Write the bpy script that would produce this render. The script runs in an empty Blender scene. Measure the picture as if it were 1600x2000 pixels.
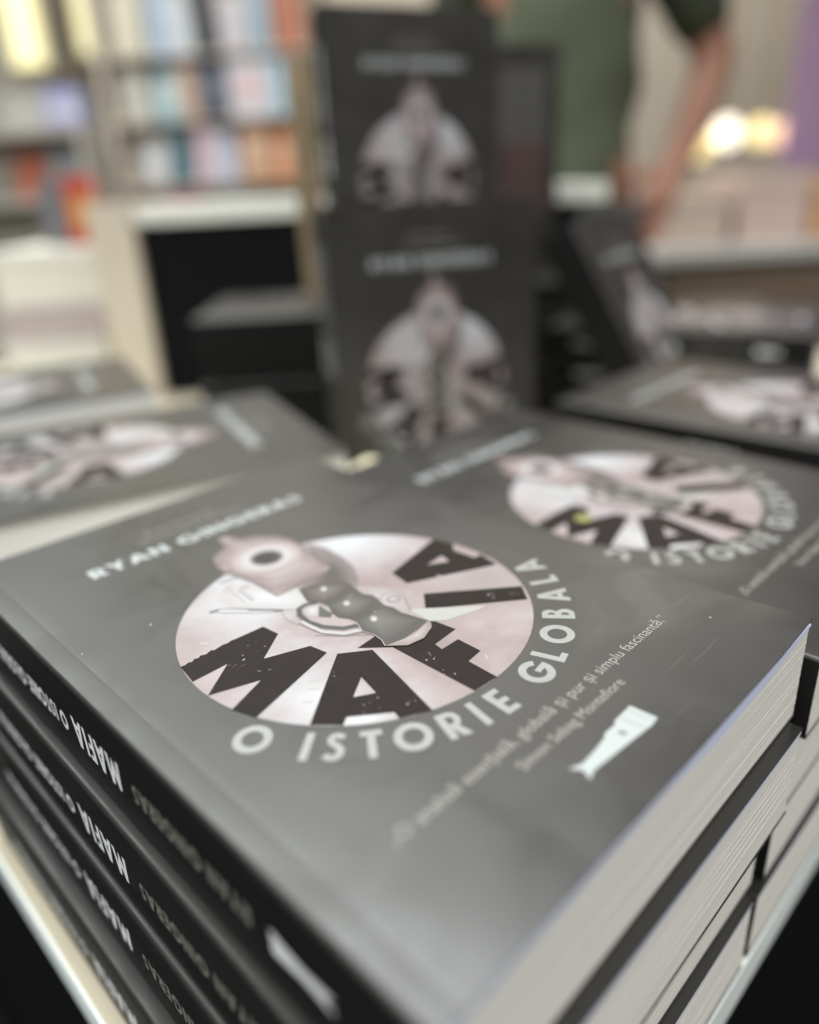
import bpy, bmesh, math, random
from mathutils import Vector, Matrix
from mathutils.geometry import tessellate_polygon

random.seed(7)
R_ = math.radians
scene = bpy.context.scene
COL = scene.collection

# ------------------------------------------------------------------ axes
# World X runs from the spine to the fore edge of the front stack, world Y from its tail to its head, metres.
# "Hall axes" (R, F) are the same floor turned so that F points into the hall.
YAW = R_(43.92)
SN, CS = math.sin(YAW), math.cos(YAW)
def hall(r, f, z=0.0):
    return Vector((f * SN + r * CS, f * CS - r * SN, z))
HALL = Matrix(((CS, SN, 0, 0), (-SN, CS, 0, 0), (0, 0, 1, 0), (0, 0, 0, 1)))   # hall (r,f,z) -> world

TABLE_Z = 0.7350
CAM_Z = 0.9796

# ------------------------------------------------------------------ camera
cam_d = bpy.data.cameras.new('camera')
cam = bpy.data.objects.new('camera', cam_d)
COL.objects.link(cam)
PITCH, ROLL = R_(23.58), R_(-3.05)
fw = Vector((SN * math.cos(PITCH), CS * math.cos(PITCH), -math.sin(PITCH)))
rt = Vector((CS, -SN, 0))
up = rt.cross(fw)
r2 = rt * math.cos(ROLL) + up * math.sin(ROLL)
u2 = up * math.cos(ROLL) - rt * math.sin(ROLL)
M3 = Matrix((r2, u2, -fw)).transposed()
cam.matrix_world = Matrix.Translation((0, 0, CAM_Z)) @ M3.to_4x4()
cam_d.sensor_fit = 'HORIZONTAL'
cam_d.sensor_width = 36.0
cam_d.lens = 36.0 * 1465.0 / 1600.0
cam_d.clip_start = 0.01
cam_d.clip_end = 60
cam_d.dof.use_dof = True
cam_d.dof.focus_distance = 0.203
cam_d.dof.aperture_fstop = cam_d.lens / 9.0
scene.camera = cam

# ------------------------------------------------------------------ light
world = bpy.data.worlds.new('World')
scene.world = world
world.use_nodes = True
bg = world.node_tree.nodes['Background']
bg.inputs['Color'].default_value = (1.0, 0.955, 0.89, 1)
bg.inputs['Strength'].default_value = 0.18

def ceiling_panel(name, x, y, z, sx, sy, radiance, col):
    l = bpy.data.lights.new(name, 'AREA')
    l.shape = 'RECTANGLE'
    l.size, l.size_y = sx, sy
    l.energy = radiance * math.pi * sx * sy
    l.color = col
    o = bpy.data.objects.new(name, l)
    o.location = (x, y, z)          # area lamps shine down their -Z
    COL.objects.link(o)
    return o
ceiling_panel('ceiling_lamp_near', 0.70, 0.95, 2.9, 1.1, 1.4, 8.0, (0.96, 1.0, 1.0))
ceiling_panel('ceiling_lamp_over_aisle', 0.15, 2.95, 2.9, 2.0, 2.6, 3.3, (0.94, 1.0, 0.98))
ceiling_panel('ceiling_lamp_left', -2.0, -0.5, 2.8, 1.3, 2.4, 11.0, (0.95, 1.0, 1.0))
ceiling_panel('ceiling_lamp_behind', 0.9, -1.7, 2.9, 2.6, 1.3, 5.6, (1.0, 0.985, 0.96))
_p = hall(-1.0, 1.55)
ceiling_panel('ceiling_lamp_shelves', _p.x, _p.y, 2.9, 1.1, 1.1, 6.0, (1.0, 0.96, 0.88))  # added unseen fill that brightens the back bookcase
ceiling_panel('ceiling_lamp_far', 3.6, 3.0, 3.0, 3.2, 3.2, 2.3, (1.0, 0.94, 0.85))

scene.view_settings.view_transform = 'Standard'
scene.view_settings.look = 'None'
scene.view_settings.exposure = 0.12
scene.view_settings.gamma = 1.0
scene.view_settings.use_curve_mapping = False
scene.cycles.use_denoising = True
scene.cycles.max_bounces = 8

# ------------------------------------------------------------------ materials
MATS = {}
def new_mat(name):
    m = bpy.data.materials.new(name)
    m.use_nodes = True
    MATS[name] = m
    nt = m.node_tree
    return m, nt, nt.nodes['Principled BSDF']
def nd(nt, t, **kw):
    n = nt.nodes.new(t)
    for k, v in kw.items():
        setattr(n, k, v)
    return n
def simple(name, col, rough=0.5, spec=0.5, noise=0.0, scale=60, bump=0.0, metal=0.0, sheen=0.0):
    m, nt, b = new_mat(name)
    b.inputs['Base Color'].default_value = (*col, 1)
    b.inputs['Roughness'].default_value = rough
    b.inputs['Specular IOR Level'].default_value = spec
    b.inputs['Metallic'].default_value = metal
    b.inputs['Sheen Weight'].default_value = sheen
    if noise or bump:
        tc = nd(nt, 'ShaderNodeTexCoord')
        nz = nd(nt, 'ShaderNodeTexNoise')
        nz.inputs['Scale'].default_value = scale
        nz.inputs['Detail'].default_value = 6
        nt.links.new(tc.outputs['Object'], nz.inputs['Vector'])
        if noise:
            mx = nd(nt, 'ShaderNodeMix', data_type='RGBA')
            mx.inputs['A'].default_value = (*[c * (1 - noise) for c in col], 1)
            mx.inputs['B'].default_value = (*[min(1, c * (1 + noise)) for c in col], 1)
            nt.links.new(nz.outputs['Fac'], mx.inputs['Factor'])
            nt.links.new(mx.outputs['Result'], b.inputs['Base Color'])
        if bump:
            bp = nd(nt, 'ShaderNodeBump')
            bp.inputs['Strength'].default_value = bump
            bp.inputs['Distance'].default_value = 0.001
            nt.links.new(nz.outputs['Fac'], bp.inputs['Height'])
            nt.links.new(bp.outputs['Normal'], b.inputs['Normal'])
    return m

def cover_material():
    # matt laminated black card: dust specks, handling smears, faint scuffs
    m, nt, b = new_mat('matt_black_card')
    tc = nd(nt, 'ShaderNodeTexCoord')
    vo = nd(nt, 'ShaderNodeTexVoronoi'); vo.inputs['Scale'].default_value = 95
    nt.links.new(tc.outputs['Object'], vo.inputs['Vector'])
    lt = nd(nt, 'ShaderNodeMath', operation='LESS_THAN'); lt.inputs[1].default_value = 0.028
    nt.links.new(vo.outputs['Distance'], lt.inputs[0])
    wn = nd(nt, 'ShaderNodeMath', operation='GREATER_THAN'); wn.inputs[1].default_value = 0.72
    sep = nd(nt, 'ShaderNodeSeparateColor')
    nt.links.new(vo.outputs['Color'], sep.inputs['Color'])
    nt.links.new(sep.outputs['Red'], wn.inputs[0])
    mu = nd(nt, 'ShaderNodeMath', operation='MULTIPLY')
    nt.links.new(lt.outputs[0], mu.inputs[0]); nt.links.new(wn.outputs[0], mu.inputs[1])
    nz = nd(nt, 'ShaderNodeTexNoise'); nz.inputs['Scale'].default_value = 26; nz.inputs['Detail'].default_value = 5
    nt.links.new(tc.outputs['Object'], nz.inputs['Vector'])
    c1 = nd(nt, 'ShaderNodeMix', data_type='RGBA')
    c1.inputs['A'].default_value = (0.0175, 0.0163, 0.0147, 1); c1.inputs['B'].default_value = (0.027, 0.0255, 0.023, 1)
    nt.links.new(nz.outputs['Fac'], c1.inputs['Factor'])
    c2 = nd(nt, 'ShaderNodeMix', data_type='RGBA')
    c2.inputs['B'].default_value = (0.62, 0.6, 0.57, 1)
    nt.links.new(c1.outputs['Result'], c2.inputs['A']); nt.links.new(mu.outputs[0], c2.inputs['Factor'])
    nt.links.new(c2.outputs['Result'], b.inputs['Base Color'])
    # fine dust film and handling scuffs
    v2 = nd(nt, 'ShaderNodeTexVoronoi'); v2.inputs['Scale'].default_value = 330
    nt.links.new(tc.outputs['Object'], v2.inputs['Vector'])
    l2 = nd(nt, 'ShaderNodeMath', operation='LESS_THAN'); l2.inputs[1].default_value = 0.055
    nt.links.new(v2.outputs['Distance'], l2.inputs[0])
    mp = nd(nt, 'ShaderNodeMapping'); mp.inputs['Scale'].default_value = (26, 420, 60); mp.inputs['Rotation'].default_value = (0, 0, 0.5)
    nt.links.new(tc.outputs['Object'], mp.inputs['Vector'])
    sc = nd(nt, 'ShaderNodeTexNoise'); sc.inputs['Scale'].default_value = 1.0; sc.inputs['Detail'].default_value = 2
    nt.links.new(mp.outputs['Vector'], sc.inputs['Vector'])
    sm = nd(nt, 'ShaderNodeMapRange'); sm.inputs['From Min'].default_value = 0.69; sm.inputs['From Max'].default_value = 0.78
    nt.links.new(sc.outputs['Fac'], sm.inputs['Value'])
    ad = nd(nt, 'ShaderNodeMath', operation='MAXIMUM')
    nt.links.new(l2.outputs[0], ad.inputs[0]); nt.links.new(sm.outputs['Result'], ad.inputs[1])
    sc2 = nd(nt, 'ShaderNodeMath', operation='MULTIPLY'); sc2.inputs[1].default_value = 0.06
    nt.links.new(ad.outputs[0], sc2.inputs[0])
    c3 = nd(nt, 'ShaderNodeMix', data_type='RGBA'); c3.inputs['B'].default_value = (0.5, 0.49, 0.46, 1)
    nt.links.new(c2.outputs['Result'], c3.inputs['A']); nt.links.new(sc2.outputs[0], c3.inputs['Factor'])
    nt.links.new(c3.outputs['Result'], b.inputs['Base Color'])
    sg = nd(nt, 'ShaderNodeTexNoise'); sg.inputs['Scale'].default_value = 34; sg.inputs['Detail'].default_value = 8; sg.inputs['Distortion'].default_value = 1.2
    nt.links.new(tc.outputs['Object'], sg.inputs['Vector'])
    mr = nd(nt, 'ShaderNodeMapRange')
    mr.inputs['From Min'].default_value = 0.3; mr.inputs['From Max'].default_value = 0.7
    mr.inputs['To Min'].default_value = 0.27; mr.inputs['To Max'].default_value = 0.42
    nt.links.new(sg.outputs['Fac'], mr.inputs['Value'])
    nt.links.new(mr.outputs['Result'], b.inputs['Roughness'])
    b.inputs['Specular IOR Level'].default_value = 0.80
    n3 = nd(nt, 'ShaderNodeTexNoise'); n3.inputs['Scale'].default_value = 13; n3.inputs['Detail'].default_value = 2
    nt.links.new(tc.outputs['Object'], n3.inputs['Vector'])
    bq = nd(nt, 'ShaderNodeBump'); bq.inputs['Strength'].default_value = 0.5; bq.inputs['Distance'].default_value = 0.0011
    nt.links.new(n3.outputs['Fac'], bq.inputs['Height'])
    n2 = nd(nt, 'ShaderNodeTexNoise'); n2.inputs['Scale'].default_value = 900; n2.inputs['Detail'].default_value = 2
    nt.links.new(tc.outputs['Object'], n2.inputs['Vector'])
    bp = nd(nt, 'ShaderNodeBump'); bp.inputs['Strength'].default_value = 0.06; bp.inputs['Distance'].default_value = 0.0002
    nt.links.new(n2.outputs['Fac'], bp.inputs['Height'])
    nt.links.new(bq.outputs['Normal'], bp.inputs['Normal'])
    nt.links.new(bp.outputs['Normal'], b.inputs['Normal'])
    return m
COVER = cover_material()
SPINE = simple('black_spine_card', (0.010, 0.0095, 0.0095), 0.40, 0.16, 0.15, 90)

def pages_material(name, ca, cb):
    m, nt, b = new_mat(name)
    tc = nd(nt, 'ShaderNodeTexCoord')
    mp = nd(nt, 'ShaderNodeMapping'); mp.inputs['Scale'].default_value = (14, 14, 5200)
    nt.links.new(tc.outputs['Object'], mp.inputs['Vector'])
    nz = nd(nt, 'ShaderNodeTexNoise'); nz.inputs['Scale'].default_value = 1.0; nz.inputs['Detail'].default_value = 3
    nt.links.new(mp.outputs['Vector'], nz.inputs['Vector'])
    mx = nd(nt, 'ShaderNodeMix', data_type='RGBA')
    mx.inputs['A'].default_value = (*ca, 1); mx.inputs['B'].default_value = (*cb, 1)
    rp = nd(nt, 'ShaderNodeMapRange'); rp.inputs['From Min'].default_value = 0.3; rp.inputs['From Max'].default_value = 0.7
    nt.links.new(nz.outputs['Fac'], rp.inputs['Value'])
    nt.links.new(rp.outputs['Result'], mx.inputs['Factor'])
    nt.links.new(mx.outputs['Result'], b.inputs['Base Color'])
    b.inputs['Roughness'].default_value = 0.85
    b.inputs['Specular IOR Level'].default_value = 0.2
    bp = nd(nt, 'ShaderNodeBump'); bp.inputs['Strength'].default_value = 0.15; bp.inputs['Distance'].default_value = 0.0001
    nt.links.new(nz.outputs['Fac'], bp.inputs['Height'])
    nt.links.new(bp.outputs['Normal'], b.inputs['Normal'])
    return m
PAGES = pages_material('cream_page_edges', (0.70, 0.675, 0.625), (0.78, 0.76, 0.71))
ENDPAPER = simple('bluish_white_endpaper', (0.64, 0.70, 0.88), 0.6, 0.3)  # bluish reflected light painted into the colour of the top leaves

def disc_material():
    m, nt, b = new_mat('pink_photo_print')
    tc = nd(nt, 'ShaderNodeTexCoord')
    nz = nd(nt, 'ShaderNodeTexNoise'); nz.inputs['Scale'].default_value = 20; nz.inputs['Detail'].default_value = 7; nz.inputs['Roughness'].default_value = 0.55
    nt.links.new(tc.outputs['Object'], nz.inputs['Vector'])
    cr = nd(nt, 'ShaderNodeValToRGB')
    e = cr.color_ramp.elements
    e[0].position, e[0].color = 0.30, (0.20, 0.165, 0.165, 1)
    e[1].position, e[1].color = 0.64, (0.375, 0.38, 0.395, 1)
    k = cr.color_ramp.elements.new(0.43); k.color = (0.255, 0.203, 0.204, 1)
    k = cr.color_ramp.elements.new(0.52); k.color = (0.31, 0.265, 0.267, 1)
    nt.links.new(nz.outputs['Fac'], cr.inputs['Fac'])
    col = cr.outputs['Color']
    for (cx, cy, rad, tint, amt) in ((0.103, 0.138, 0.030, (0.455, 0.47, 0.495), 0.95), (0.050, 0.133, 0.024, (0.455, 0.465, 0.48), 0.8), (0.040, 0.076, 0.014, (0.45, 0.45, 0.46), 0.8),
                                     (0.042, 0.064, 0.010, (0.48, 0.48, 0.49), 0.9), (0.112, 0.084, 0.022, (0.23, 0.20, 0.195), 0.75), (0.030, 0.108, 0.018, (0.33, 0.27, 0.27), 0.6)):
        vd = nd(nt, 'ShaderNodeVectorMath', operation='DISTANCE'); vd.inputs[1].default_value = (cx, cy, 0.0316)
        nt.links.new(tc.outputs['Object'], vd.inputs[0])
        ms = nd(nt, 'ShaderNodeMapRange', interpolation_type='SMOOTHSTEP')
        ms.inputs['From Min'].default_value = 0.0; ms.inputs['From Max'].default_value = rad; ms.inputs['To Min'].default_value = amt; ms.inputs['To Max'].default_value = 0.0
        nt.links.new(vd.outputs['Value'], ms.inputs['Value'])
        mz_ = nd(nt, 'ShaderNodeMath', operation='MULTIPLY')
        mn_ = nd(nt, 'ShaderNodeMapRange'); mn_.inputs['From Min'].default_value = 0.3; mn_.inputs['From Max'].default_value = 0.6; mn_.inputs['To Min'].default_value = 0.55
        nt.links.new(nz.outputs['Fac'], mn_.inputs['Value'])
        nt.links.new(ms.outputs['Result'], mz_.inputs[0]); nt.links.new(mn_.outputs['Result'], mz_.inputs[1])
        mc = nd(nt, 'ShaderNodeMix', data_type='RGBA'); mc.inputs['B'].default_value = (*tint, 1)
        nt.links.new(col, mc.inputs['A']); nt.links.new(mz_.outputs[0], mc.inputs['Factor'])
        col = mc.outputs['Result']
    nt.links.new(col, b.inputs['Base Color'])
    b.inputs['Roughness'].default_value = 0.38
    b.inputs['Specular IOR Level'].default_value = 0.3
    return m
DISC = disc_material()
INK = simple('black_ink', (0.020, 0.0155, 0.014), 0.45, 0.08, 0.25, 300)
SILVER = simple('light_grey_ink', (0.28, 0.285, 0.272), 0.45, 0.4, 0.10, 400)
WHITEINK = simple('white_ink', (0.385, 0.415, 0.415), 0.45, 0.4)
SANDINK = simple('sand_ink', (0.29, 0.275, 0.25), 0.5, 0.3)
DIMINK = simple('dim_grey_ink', (0.16, 0.155, 0.14), 0.5, 0.3)
REDINK = simple('dim_red_ink', (0.17, 0.085, 0.085), 0.5, 0.3)
PINK = simple('pistol_pink', (0.42, 0.32, 0.32), 0.4, 0.3, 0.12, 120)
PINKL = simple('pistol_pale_pink', (0.52, 0.45, 0.455), 0.4, 0.3, 0.05, 120)
PGREY = simple('pistol_grey', (0.20, 0.185, 0.17), 0.4, 0.3, 0.22, 110)
PGREY2 = simple('pistol_barrel_grey', (0.27, 0.225, 0.215), 0.4, 0.3, 0.2, 90)
PDARK = simple('pistol_dark', (0.085, 0.078, 0.072), 0.4, 0.3)
PWHITE = simple('pistol_highlight', (0.66, 0.645, 0.65), 0.4, 0.3)
PGREEN = simple('pistol_green_grey', (0.34, 0.34, 0.32), 0.4, 0.3)

# ------------------------------------------------------------------ mesh helpers
def tag(o, label=None, cat=None, group=None, kind=None):
    if label: o['label'] = label
    if cat: o['category'] = cat
    if group: o['group'] = group
    if kind: o['kind'] = kind
    return o
def link(name, me, parent=None):
    o = bpy.data.objects.new(name, me)
    COL.objects.link(o)
    if parent is not None:
        o.parent = parent
    return o
def empty(name, mw):
    o = bpy.data.objects.new(name, None)
    o.empty_display_size = 0.05
    COL.objects.link(o)
    o.matrix_world = mw
    return o

class MB:
    """collects faces for ONE mesh"""
    def __init__(self):
        self.v, self.f, self.m, self.mats = [], [], [], []
    def mi(self, mat):
        if mat not in self.mats:
            self.mats.append(mat)
        return self.mats.index(mat)
    def poly(self, pts, z, mat, holes=(), xf=None):
        loops = [[Vector((x, y, 0)) for x, y in pts]] + [[Vector((x, y, 0)) for x, y in h] for h in holes]
        tris = tessellate_polygon(loops)
        flat = [p for l in loops for p in l]
        b = len(self.v)
        for p in flat:
            q = Vector((p.x, p.y, z))
            self.v.append(tuple(xf @ q if xf else q))
        k = self.mi(mat)
        for t in tris:
            a, c, d = (flat[i] for i in t)
            n = (c - a).cross(d - a).z
            t = tuple(t) if n > 0 else tuple(reversed(t))
            if abs(n) > 1e-14:
                self.f.append(tuple(b + i for i in t)); self.m.append(k)
    def stroke(self, pts, w, z, mat, xf=None):
        self.poly(ribbon(pts, w), z, mat, xf=xf)
    def box(self, x0, y0, z0, x1, y1, z1, mat, xf=None):
        b = len(self.v)
        for x in (x0, x1):
            for y in (y0, y1):
                for z in (z0, z1):
                    q = Vector((x, y, z)); self.v.append(tuple(xf @ q if xf else q))
        k = self.mi(mat)
        for f in ((0,1,3,2), (4,6,7,5), (0,4,5,1), (2,3,7,6), (0,2,6,4), (1,5,7,3)):
            self.f.append(tuple(b + i for i in f)); self.m.append(k)
    def lathe(self, prof, mat, n=20, xf=None):
        b = len(self.v); k = self.mi(mat)
        for r, z in prof:
            for i in range(n):
                a = 2 * math.pi * i / n
                q = Vector((r * math.cos(a), r * math.sin(a), z)); self.v.append(tuple(xf @ q if xf else q))
        for j in range(len(prof) - 1):
            for i in range(n):
                i2 = (i + 1) % n
                self.f.append((b + j*n + i, b + j*n + i2, b + (j+1)*n + i2, b + (j+1)*n + i)); self.m.append(k)
    def mesh(self, name, smooth=False, bevel=0.0):
        me = bpy.data.meshes.new(name)
        me.from_pydata(self.v, [], self.f)
        for m in self.mats: me.materials.append(m)
        me.polygons.foreach_set('material_index', self.m)
        if smooth:
            me.polygons.foreach_set('use_smooth', [True] * len(me.polygons))
        me.update()
        if bevel:
            bm = bmesh.new(); bm.from_mesh(me)
            bmesh.ops.remove_doubles(bm, verts=bm.verts, dist=1e-6)
            bmesh.ops.bevel(bm, geom=bm.edges[:], offset=bevel, segments=2, affect='EDGES', profile=0.6)
            bm.to_mesh(me); bm.free()
        return me

def ribbon(pts, w):
    P = [Vector(p) for p in pts]
    L, Rr = [], []
    for i, p in enumerate(P):
        if i == 0: d = P[1] - p
        elif i == len(P) - 1: d = p - P[i-1]
        else:
            d = (P[i+1] - p).normalized() + (p - P[i-1]).normalized()
        d.normalize()
        n = Vector((-d.y, d.x)) * (w / 2)
        L.append(tuple(p + n)); Rr.append(tuple(p - n))
    return L + Rr[::-1]
def arc(cx, cy, rx, ry, a0, a1, n=16):
    return [(cx + rx * math.cos(R_(a0 + (a1-a0)*i/n)), cy + ry * math.sin(R_(a0 + (a1-a0)*i/n))) for i in range(n + 1)]
def ell(cx, cy, rx, ry, rot=0, n=28):
    c, s = math.cos(R_(rot)), math.sin(R_(rot))
    o = []
    for i in range(n):
        a = 2 * math.pi * i / n
        x, y = rx * math.cos(a), ry * math.sin(a)
        o.append((cx + x*c - y*s, cy + x*s + y*c))
    return o

# ------------------------------------------------------------------ heavy geometric capitals (cap height 1)
def glyphs():
    s = 0.225
    G = {}
    G['I'] = (0.26, [[(0.02,0),(0.24,0),(0.24,1),(0.02,1)]], [])
    G['L'] = (0.52, [[(0.02,0),(0.50,0),(0.50,0.2),(0.245,0.2),(0.245,1),(0.02,1)]], [])
    G['T'] = (0.60, [[(0.19,0),(0.41,0),(0.41,0.8),(0.59,0.8),(0.59,1),(0.01,1),(0.01,0.8),(0.19,0.8)]], [])
    G['E'] = (0.56, [[(0.02,0),(0.54,0),(0.54,0.19),(0.245,0.19),(0.245,0.4),(0.52,0.4),(0.52,0.59),(0.245,0.59),(0.245,0.81),(0.54,0.81),(0.54,1),(0.02,1)]], [])
    G['F'] = (0.54, [[(0.02,0),(0.245,0),(0.245,0.4),(0.50,0.4),(0.50,0.59),(0.245,0.59),(0.245,0.81),(0.53,0.81),(0.53,1),(0.02,1)]], [])
    G['A'] = (0.88, [[(0,0),(0.24,0),(0.30,0.18),(0.58,0.18),(0.64,0),(0.88,0),(0.56,1),(0.32,1)]], [[(0.355,0.36),(0.525,0.36),(0.44,0.66)]])
    G['M'] = (1.06, [[(0,0),(0.225,0),(0.29,0.56),(0.53,0),(0.77,0.56),(0.835,0),(1.06,0),(0.90,1),(0.70,1),(0.53,0.56),(0.36,1),(0.16,1)]], [])
    G['N'] = (0.80, [[(0.02,0),(0.23,0),(0.23,0.62),(0.57,0),(0.78,0),(0.78,1),(0.57,1),(0.57,0.38),(0.23,1),(0.02,1)]], [])
    G['Y'] = (0.80, [[(0.29,0),(0.51,0),(0.51,0.42),(0.80,1),(0.54,1),(0.40,0.68),(0.26,1),(0,1),(0.29,0.42)]], [])
    G['O'] = (1.06, [ell(0.53,0.5,0.52,0.52)], [ell(0.53,0.5,0.29,0.29,n=22)])
    g = arc(0.53,0.5,0.52,0.52,38,360-2,26) + [(1.05,0.58),(0.54,0.58),(0.54,0.40),(0.77,0.40)] + arc(0.53,0.5,0.29,0.29,-22,-322,20)[0:]
    G['G'] = (1.06, [g], [])
    sp = [(0.50,0.80),(0.43,0.88),(0.33,0.905),(0.22,0.87),(0.165,0.77),(0.19,0.66),(0.29,0.575),(0.40,0.49),(0.47,0.38),(0.46,0.24),(0.37,0.13),(0.26,0.095),(0.15,0.125),(0.06,0.21)]
    G['S'] = (0.60, [ribbon([(x + 0.02, y) for x, y in sp], 0.2)], [])
    G['R'] = (0.66, [[(0.02,0),(0.245,0),(0.245,0.38),(0.40,0),(0.67,0),(0.47,0.42)] + arc(0.36,0.69,0.28,0.31,-62,90,12) + [(0.02,1)]], [[(0.245,0.54),(0.33,0.54)] + arc(0.33,0.675,0.115,0.135,-80,80,8) + [(0.245,0.81)]])
    G['B'] = (0.62, [[(0.02,0),(0.34,0)] + arc(0.34,0.285,0.27,0.285,-80,62,10) + arc(0.31,0.76,0.235,0.24,-50,85,10) + [(0.02,1)]], [[(0.245,0.17),(0.31,0.17)] + arc(0.31,0.29,0.09,0.115,-75,75,6) + [(0.245,0.41)], [(0.245,0.60),(0.30,0.60)] + arc(0.30,0.71,0.075,0.1,-75,75,6) + [(0.245,0.82)]])
    return G
GL = glyphs()
def word_width(t, gap=0.1, space=0.42):
    return sum((GL[c][0] + gap) if c != ' ' else space for c in t) - gap
def word(mb, t, x, y, h, z, mat, xf=None, gap=0.1, space=0.42, width=None):
    sx = h if width is None else width / word_width(t, gap, space)
    for c in t:
        if c == ' ':
            x += space * sx; continue
        w, outs, holes = GL[c]
        mb.poly([(x + a * sx, y + b * h) for a, b in outs[0]], z, mat, [[(x + a * sx, y + b * h) for a, b in hh] for hh in holes], xf)
        x += (w + gap) * sx

def font_mesh(name, lines, mat):
    """lines: (text, x, y, height, target_width) in metres, lying in the XY plane"""
    mb = MB()
    k = mb.mi(mat)
    for text, x, y, size, width in lines:
        cu = bpy.data.curves.new('t', 'FONT')
        cu.body = text; cu.size = 1.0; cu.fill_mode = 'FRONT'; cu.resolution_u = 3
        cu.offset = 0.0
        ob = bpy.data.objects.new('t', cu); COL.objects.link(ob)
        bpy.context.view_layer.update()
        dg = bpy.context.evaluated_depsgraph_get()
        me = bpy.data.meshes.new_from_object(ob.evaluated_get(dg))
        xs = [v.co.x for v in me.vertices]
        x0, x1 = min(xs), max(xs)
        sx = width / (x1 - x0)
        b = len(mb.v)
        for v in me.vertices:
            mb.v.append((x + (v.co.x - x0) * sx, y + v.co.y * size, 0))
        for p in me.polygons:
            mb.f.append(tuple(b + i for i in p.vertices)); mb.m.append(k)
        bpy.data.objects.remove(ob); bpy.data.curves.remove(cu); bpy.data.meshes.remove(me)
    return mb

# ------------------------------------------------------------------ THE BOOK (mm in the tables below, metres in the mesh)
W, H, T = 0.152, 0.2260, 0.03205
mm = 0.001
def S(pts):
    return [(x * mm, y * mm) for x, y in pts]
def SQ(pts):
    # traced artwork: from the tracing sheet's millimetres to true cover millimetres
    return [((0.936908*x - 0.032917*y + 5.73552 + 0.000171132*x*x + 0.000206527*x*y - 3.88e-6*y*y) * mm,
             (0.000238*x + 0.936723*y + 0.09188 + 3.55e-6*x*x + 0.000177419*x*y + 0.000212131*y*y) * mm) for x, y in pts]

def cover_plate(name, front=True, lift=0.0, over=0.0):
    """one card of the wrap: rounded into the spine, creased 7 mm from it"""
    th = 0.00042
    xs = [0.0, 0.00012, 0.0004, 0.0009, 0.0016, 0.0035, 0.0060, 0.0066, 0.0070, 0.0074, 0.0080, 0.0105]
    dz = [0.0013, 0.0007, 0.0003, 0.00008, 0, 0, 0, 0.00003, 0.00006, 0.00003, 0, 0]
    n = 14
    for i in range(1, n + 1):
        xs.append(0.0105 + (W + over - 0.0105) * i / n); dz.append(0)
    ys = [0, 0.004, 0.008, 0.012, 0.016, 0.02, 0.026, 0.05, 0.1, 0.15, 0.2, H]
    def sm(t):
        t = max(0, min(1, t)); return t * t * (3 - 2 * t)
    def zt(x, y, d):
        z = T - d
        if lift:
            z += lift * sm((x - 0.128) / 0.026) * sm((0.026 - y) / 0.026)
        return z
    v, f = [], []
    nx, ny = len(xs), len(ys)
    for x, d in zip(xs, dz):
        for y in ys: v.append((x, y, zt(x, y, d)))
    off = len(v)
    for i, (x, d) in enumerate(zip(xs, dz)):
        for y in ys: v.append((x + (th if i < 3 else 0), y, zt(x, y, d) - th))
    for i in range(nx - 1):
        for j in range(ny - 1):
            a = i * ny + j
            f.append((a, a + ny, a + ny + 1, a + 1))
            f.append((off + a, off + a + 1, off + a + ny + 1, off + a + ny))
    for i in range(nx - 1):
        a = i * ny; f.append((a, off + a, off + a + ny, a + ny))
        a = i * ny + ny - 1; f.append((a, a + ny, off + a + ny, off + a))
    for j in range(ny - 1):
        a = j; f.append((a, a + 1, off + a + 1, off + a))
        a = (nx - 1) * ny + j; f.append((a, off + a, off + a + 1, a + 1))
    if not front:
        v = [(x, y, T - z) for x, y, z in v]
        f = [tuple(reversed(q)) for q in f]
    me = bpy.data.meshes.new(name)
    me.from_pydata(v, [], f)
    me.materials.append(COVER)
    for p in me.polygons: p.use_smooth = True
    me.update()
    me.set_sharp_from_angle(angle=R_(40))
    return me

def spine_plate():
    v, f = [], []
    zs = [0.0012 + (T - 0.0024) * i / 8 for i in range(9)]
    for z in zs:
        t = (z / T - 0.5) * 2
        x = -0.0002 * (1 - t * t)
        for y in (0, H):
            v.append((x, y, z)); v.append((x + 0.00045, y, z))
    for i in range(8):
        a = i * 4; b = a + 4
        f += [(a, b, b + 2, a + 2), (a + 1, a + 3, b + 3, b + 1), (a, a + 1, b + 1, b), (a + 2, b + 2, b + 3, a + 3)]
    f += [(0, 2, 3, 1), (32, 33, 35, 34)]
    me = bpy.data.meshes.new('spine'); me.from_pydata(v, [], f); me.materials.append(SPINE)
    me.update(); return me

def page_block(seed, inset_fore=0.0004):
    rnd = random.Random(seed)
    n = 30
    z0, z1 = 0.00045, T - 0.0021
    v, f = [], []
    lean = rnd.uniform(-0.0006, 0.0006)
    for i in range(n):
        a, b = z0 + (z1 - z0) * i / n, z0 + (z1 - z0) * (i + 1) / n
        jt, jf, jh = (rnd.uniform(0, 0.00009) for _ in range(3))
        k = len(v)
        y0, y1 = 0.0003 + jt, H - 0.0003 - jh
        x0, x1 = 0.0005, W - inset_fore - jf + lean * (i / n - 0.5)
        v += [(x0, y0, a), (x1, y0, a), (x1, y1, a), (x0, y1, a), (x0, y0, b), (x1, y0, b), (x1, y1, b), (x0, y1, b)]
        f += [(k, k+1, k+5, k+4), (k+1, k+2, k+6, k+5), (k+2, k+3, k+7, k+6), (k+3, k, k+4, k+7)]
        if i == 0: f.append((k, k+3, k+2, k+1))
        f.append((k+4, k+5, k+6, k+7))
    me = bpy.data.meshes.new('page_block'); me.from_pydata(v, [], f); me.materials.append(PAGES); me.update(); return me
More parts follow.
